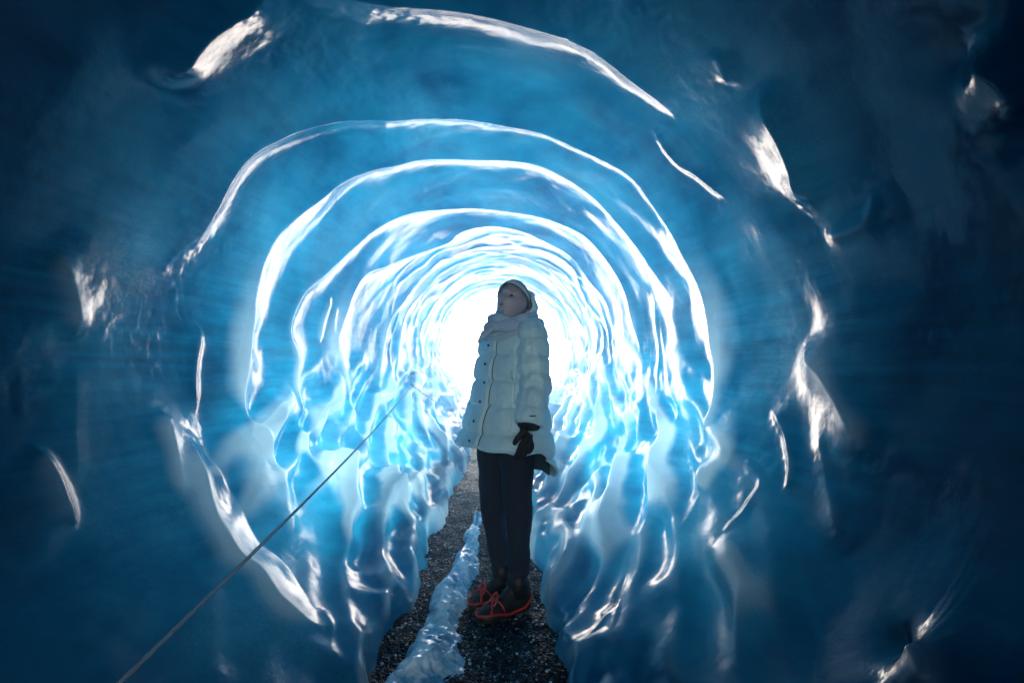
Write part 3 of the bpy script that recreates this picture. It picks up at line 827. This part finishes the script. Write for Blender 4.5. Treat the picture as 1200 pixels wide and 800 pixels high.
# --- trousers: one mesh, two legs
M_tr = simple('dark_navy_trousers', (.010, .017, .034), .85, .35, 90)
def leg(hp, kn, an):
    r = np.random.default_rng(int(abs(kn.x) * 1000)); n, sg = 110, 48; vs = []
    for i, t in enumerate(np.linspace(0, 1, n)):
        if t < .5: p = hp.lerp(kn, t * 2)
        else: p = kn.lerp(an, t * 2 - 1)
        th = np.linspace(0, 2 * np.pi, sg, endpoint=False)
        rad = np.interp(t, [0, .2, .5, .6, .75, .93, 1], [.092, .084, .063, .058, .057, .047, .047])
        zz = p.z
        rr_ = rad + .008 * vnoise(th * 1.4, np.full(sg, t * 9) + .5 * np.sin(th), 500) + .005 * math.exp(-((t - .52) / .05) ** 2) * vnoise(th * 1.2, np.full(sg, t * 60), 501) + .005 * smooth(t, .8, .95) * np.sin(t * 95 + 1.2 * np.sin(th))
        for k in range(sg): vs.append((p.x + math.cos(th[k]) * rr_[k], p.y + math.sin(th[k]) * rr_[k], p.z))
    return np.array(vs), grid_faces(n, sg, wrap=True)
v1_, f1_ = leg(hp_n, kn_n, an_n + Vector((0, 0, .035))); v2_, f2_ = leg(hp_f, kn_f, an_f + Vector((0, 0, .035)))
mesh_np('trousers', np.concatenate([v1_, v2_]), np.concatenate([f1_, f2_ + len(v1_)]), M_tr, person)

# --- boots with red spike harness
M_boot = simple('black_boot', (.008, .009, .011), .6, .4, 70)
M_red = simple('red_rubber', (.40, .025, .02), .45, .1, 80)
def boot(an, heel, toe):
    """heel, toe: ground points (x, y)"""
    h = Vector((heel[0], heel[1], 0)) - O; t = Vector((toe[0], toe[1], 0)) - O
    h.z = t.z = 0; d = (t - h); Lb = d.length; d.normalize(); s = Vector((0, 0, 1)).cross(d)
    n, sg = 60, 40; vs = []
    for i, u in enumerate(np.linspace(0, 1, n)):
        x = u * Lb
        wd = .047 * (1 - .20 * math.exp(-((u - .42) / .14) ** 2)) * (max(1e-3, 1 - (2 * abs(u - .5)) ** 4.5)) ** .42
        wd *= 1.0 + .12 * smooth(u, .55, .8)
        top = np.interp(u, [0, .12, .36, .48, .62, .8, .93, 1], [.15, .17, .16, .125, .095, .078, .062, .03])
        for k in range(sg):
            a = 2 * math.pi * k / sg; c, q = math.cos(a), math.sin(a)
            cc = np.sign(c) * abs(c) ** .75; qq = np.sign(q) * abs(q) ** .7
            zc = top / 2; w2 = wd * (1 - .22 * smooth(qq, 0, 1)) * (1 + .07 * (qq < -.72))
            vs.append((h + d * x + s * (cc * w2))[:2] + (GZ0 + .012 + zc + qq * zc,))
    vs = np.array(vs)
    o = mesh_np('boot', vs, grid_faces(n, sg, wrap=True), M_boot, person)
    # shaft
    ax = an.copy(); sh_p = [Vector((ax.x, ax.y, GZ0 + .10)) - d * .01, Vector((ax.x, ax.y, .16)), Vector((ax.x, ax.y, .215))]
    sh_o = tube('shaft', sh_p, [.054, .052, .050], M_boot, o, 24)
    lace = [h + d * Lb * u + s * (sg_ * .018) + Vector((0, 0, GZ0 + zz)) for u, zz, sg_ in ((.72, .105, 1), (.66, .112, -1), (.60, .125, 1), (.54, .138, -1), (.49, .152, 1), (.45, .168, -1))]
    tube('laces', lace, .0028, M_dark, o, 6)
    # harness: ring around the boot, cross over the toe, heel tab, and spikes
    harness = empty('spike_harness', (0, 0, 0)); harness.parent = o
    ring = []
    for k in range(72):
        a = 2 * math.pi * k / 72; u = .5 + .53 * math.cos(a)
        wd = .053 * (max(.02, 1 - (2 * abs((u - .5) * .94)) ** 4)) ** .42 * (1 - .12 * math.exp(-((u - .42) / .14) ** 2))
        z_ = np.interp(u, [-.05, .05, .2, .5, .75, .95, 1.05], [.098, .082, .052, .040, .058, .060, .050])
        ring.append(h + d * Lb * u + s * (wd * (1 if math.sin(a) > 0 else -1) * min(1, abs(math.sin(a)) * 2.5)) + Vector((0, 0, GZ0 + z_)))
    tube('band', ring, [.0062] * 72, M_red, harness, 8, closed=True)
    for a_, b_ in ((-1, 1), (1, -1)):
        st_ = []
        for q in np.linspace(0, 1, 13):
            u = .60 + .26 * q; sd2 = (a_ + (b_ - a_) * q) * .048
            top = np.interp(u, [.48, .62, .8, .93], [.125, .095, .078, .062]) + .020
            z_ = top - (abs(sd2) / .048) ** 2.4 * (top - .058)
            st_.append(h + d * Lb * u + s * sd2 + Vector((0, 0, GZ0 + z_)))
        tube('strap', st_, .0052, M_red, harness, 8)
    loop = [h + d * Lb * (.735 + .075 * math.cos(a)) + s * (.026 * math.sin(a)) + Vector((0, 0, GZ0 + .110 - .028 * (math.cos(a)) - .010 * abs(math.sin(a)))) for a in np.linspace(0, 2 * math.pi, 22, endpoint=False)]
    tube('toe_loop', loop, .005, M_red, harness, 8, closed=True)
    bail = [h + d * Lb * (.90 + .10 * math.sin(q)) + s * (.040 * math.cos(q)) + Vector((0, 0, GZ0 + .035 + .030 * math.sin(q))) for q in np.linspace(0, math.pi, 14)]
    tube('toe_bail', bail, .0028, M_steel, harness, 8)
    for u, sd2 in ((.10, .6), (.10, -.6), (.3, .5), (.3, -.5), (.62, .8), (.62, -.8), (.8, .7), (.8, -.7), (.95, .2), (.95, -.25)):
        b0 = h + d * Lb * u + s * (sd2 * .04) + Vector((0, 0, GZ0 + .016))
        tube('spike', [b0, b0 - Vector((0, 0, .012)), b0 - Vector((0, 0, .022))], [.006, .004, .0008], M_steel, harness, 6)
    return o
boot(an_n, (.135, 2.700), (-.118, 2.545)); boot(an_f, (.045, 2.825), (-.170, 2.675))

# --- headband beanie, hood, scarf
M_knit = simple('pale_knit', (.66, .74, .78), .9, .8, 260)
M_band = simple('dark_knit_trim', (.015, .03, .04), .9, .6, 260)
M_scarf = simple('pale_scarf', (.42, .56, .68), .95, .9, 150)
ca_ = (-hf * .48 + hu * 1.0).normalized(); cb_ = hs; cc_ = cb_.cross(ca_)   # crown axis
def cap(name, lat0, lat1, grow, mat, parent, nlat=30, k=0.):
    th = np.linspace(lat0, lat1, nlat); ph = np.linspace(0, 2 * np.pi, 72, endpoint=False)
    vs = []
    for t in th:
        for p in ph:
            dv = ca_ * math.cos(t) + (cc_ * math.cos(p) + cb_ * math.sin(p)) * math.sin(t)
            # ellipsoid radius along dv
            a = dv.dot(hf) / .096; b = dv.dot(hs) / .079; c = dv.dot(hu) / .119
            r = 1 / math.sqrt(a * a + b * b + c * c) + grow + k * math.sin(p * 40) * .001
            vs.append((HC + dv * r)[:])
    return mesh_np(name, np.array(vs), grid_faces(nlat, 72, wrap=True), mat, parent)
hat = cap('beanie', .001, R_(82), .010, M_knit, person, 40)
cap('trim', R_(79), R_(83), .0135, M_band, hat, 8)
cap('stripe', R_(52), R_(57), .0125, M_band, hat, 8)
# hood: shell around the back of the head
vs = []
nh, nk = 50, 60
for i in range(nh):
    t = i / (nh - 1)                       # 0 front opening .. 1 back
    for k in range(nk):
        q = (k / (nk - 1)) * 2 - 1         # around from one shoulder over the crown to the other
        a = q * R_(152)
        dirv = hu * math.cos(a) + hs * math.sin(a)
        rad = .110 - .015 * abs(q) ** 2; rad += .014 * abs(q) ** 3
        bend = math.cos(t * math.pi / 2) ** .6
        w_ = .004 * math.sin(a * 9 + t * 5) * (1 - t) + .003 * math.sin(t * 20)
        vs.append((HC - hf * (.030 + .098 * math.sin(t * math.pi / 2)) + dirv * ((rad + w_) * bend + .0) - hu * .010)[:])
hood = mesh_np('hood', np.array(vs), grid_faces(nh, nk), M_coat, person)
tube('hood_edge', [Vector(vs[k]) for k in range(nk)], .0075, M_coat, hood, 10)
hd_ = hood.modifiers.new('t', 'SOLIDIFY'); hd_.thickness = .010; hd_.offset = 1
# scarf: three lumpy loops and a hanging end
def loopz(cz_, ra, rb_, tilt_f, thick, seed, name='fold', parent=None):
    pts, rads = [], []
    for k in range(80):
        a = 2 * math.pi * k / 80
        c = V_(.050, 2.685, cz_)
        w_ = .010 * math.sin(3 * a + seed) + .006 * math.sin(7 * a + 2 * seed)
        pts.append(c + FW * ((ra + w_) * math.cos(a)) + LF * ((rb_ + w_) * math.sin(a)) + Vector((0, 0, tilt_f * math.cos(a) + .012 * math.sin(2 * a + seed))))
        rads.append(thick * (1 + .18 * math.sin(5 * a + seed * 3)))
    return tube(name, pts, rads, M_scarf, parent, 16, closed=True)
scarf = loopz(1.462, .118, .122, -.020, .034, 1.0, 'scarf', person)
loopz(1.500, .100, .102, -.012, .030, 2.3, 'fold', scarf)
loopz(1.432, .128, .140, -.035, .028, 4.1, 'fold', scarf)
tube('scarf_end', [V_(-.03, 2.60, 1.46), V_(-.075, 2.585, 1.435), V_(-.108, 2.57, 1.40), V_(-.128, 2.565, 1.372)], [.030, .028, .020, .009], M_scarf, scarf, 14, flat=.7)

# ------------------------------------------------------------------ added haze volume standing in for lens bloom around the bright exit
mv = np.array([[sx_, y_, z_] for y_ in (2.1, 10.9) for z_ in (.0, 3.05) for sx_ in (-1.6, 1.6)], float)
mf = np.array([[0, 1, 3, 2], [4, 6, 7, 5], [0, 4, 5, 1], [2, 3, 7, 6], [0, 2, 6, 4], [1, 5, 7, 3]])
mm = bpy.data.materials.new('bloom_haze'); mm.use_nodes = True; mnt = mm.node_tree; mnt.nodes.clear()
mo = mnt.nodes.new('ShaderNodeOutputMaterial'); vs_ = mnt.nodes.new('ShaderNodeVolumeScatter')
vs_.inputs['Color'].default_value = (.72, .9, 1, 1); vs_.inputs['Density'].default_value = .032; vs_.inputs['Anisotropy'].default_value = .7
mnt.links.new(vs_.outputs[0], mo.inputs['Volume'])
bloom_haze = mesh_np('bloom_haze', mv, mf, mm, smooth_shade=False); tag(bloom_haze, kind='structure')
cy.volume_bounces = 1
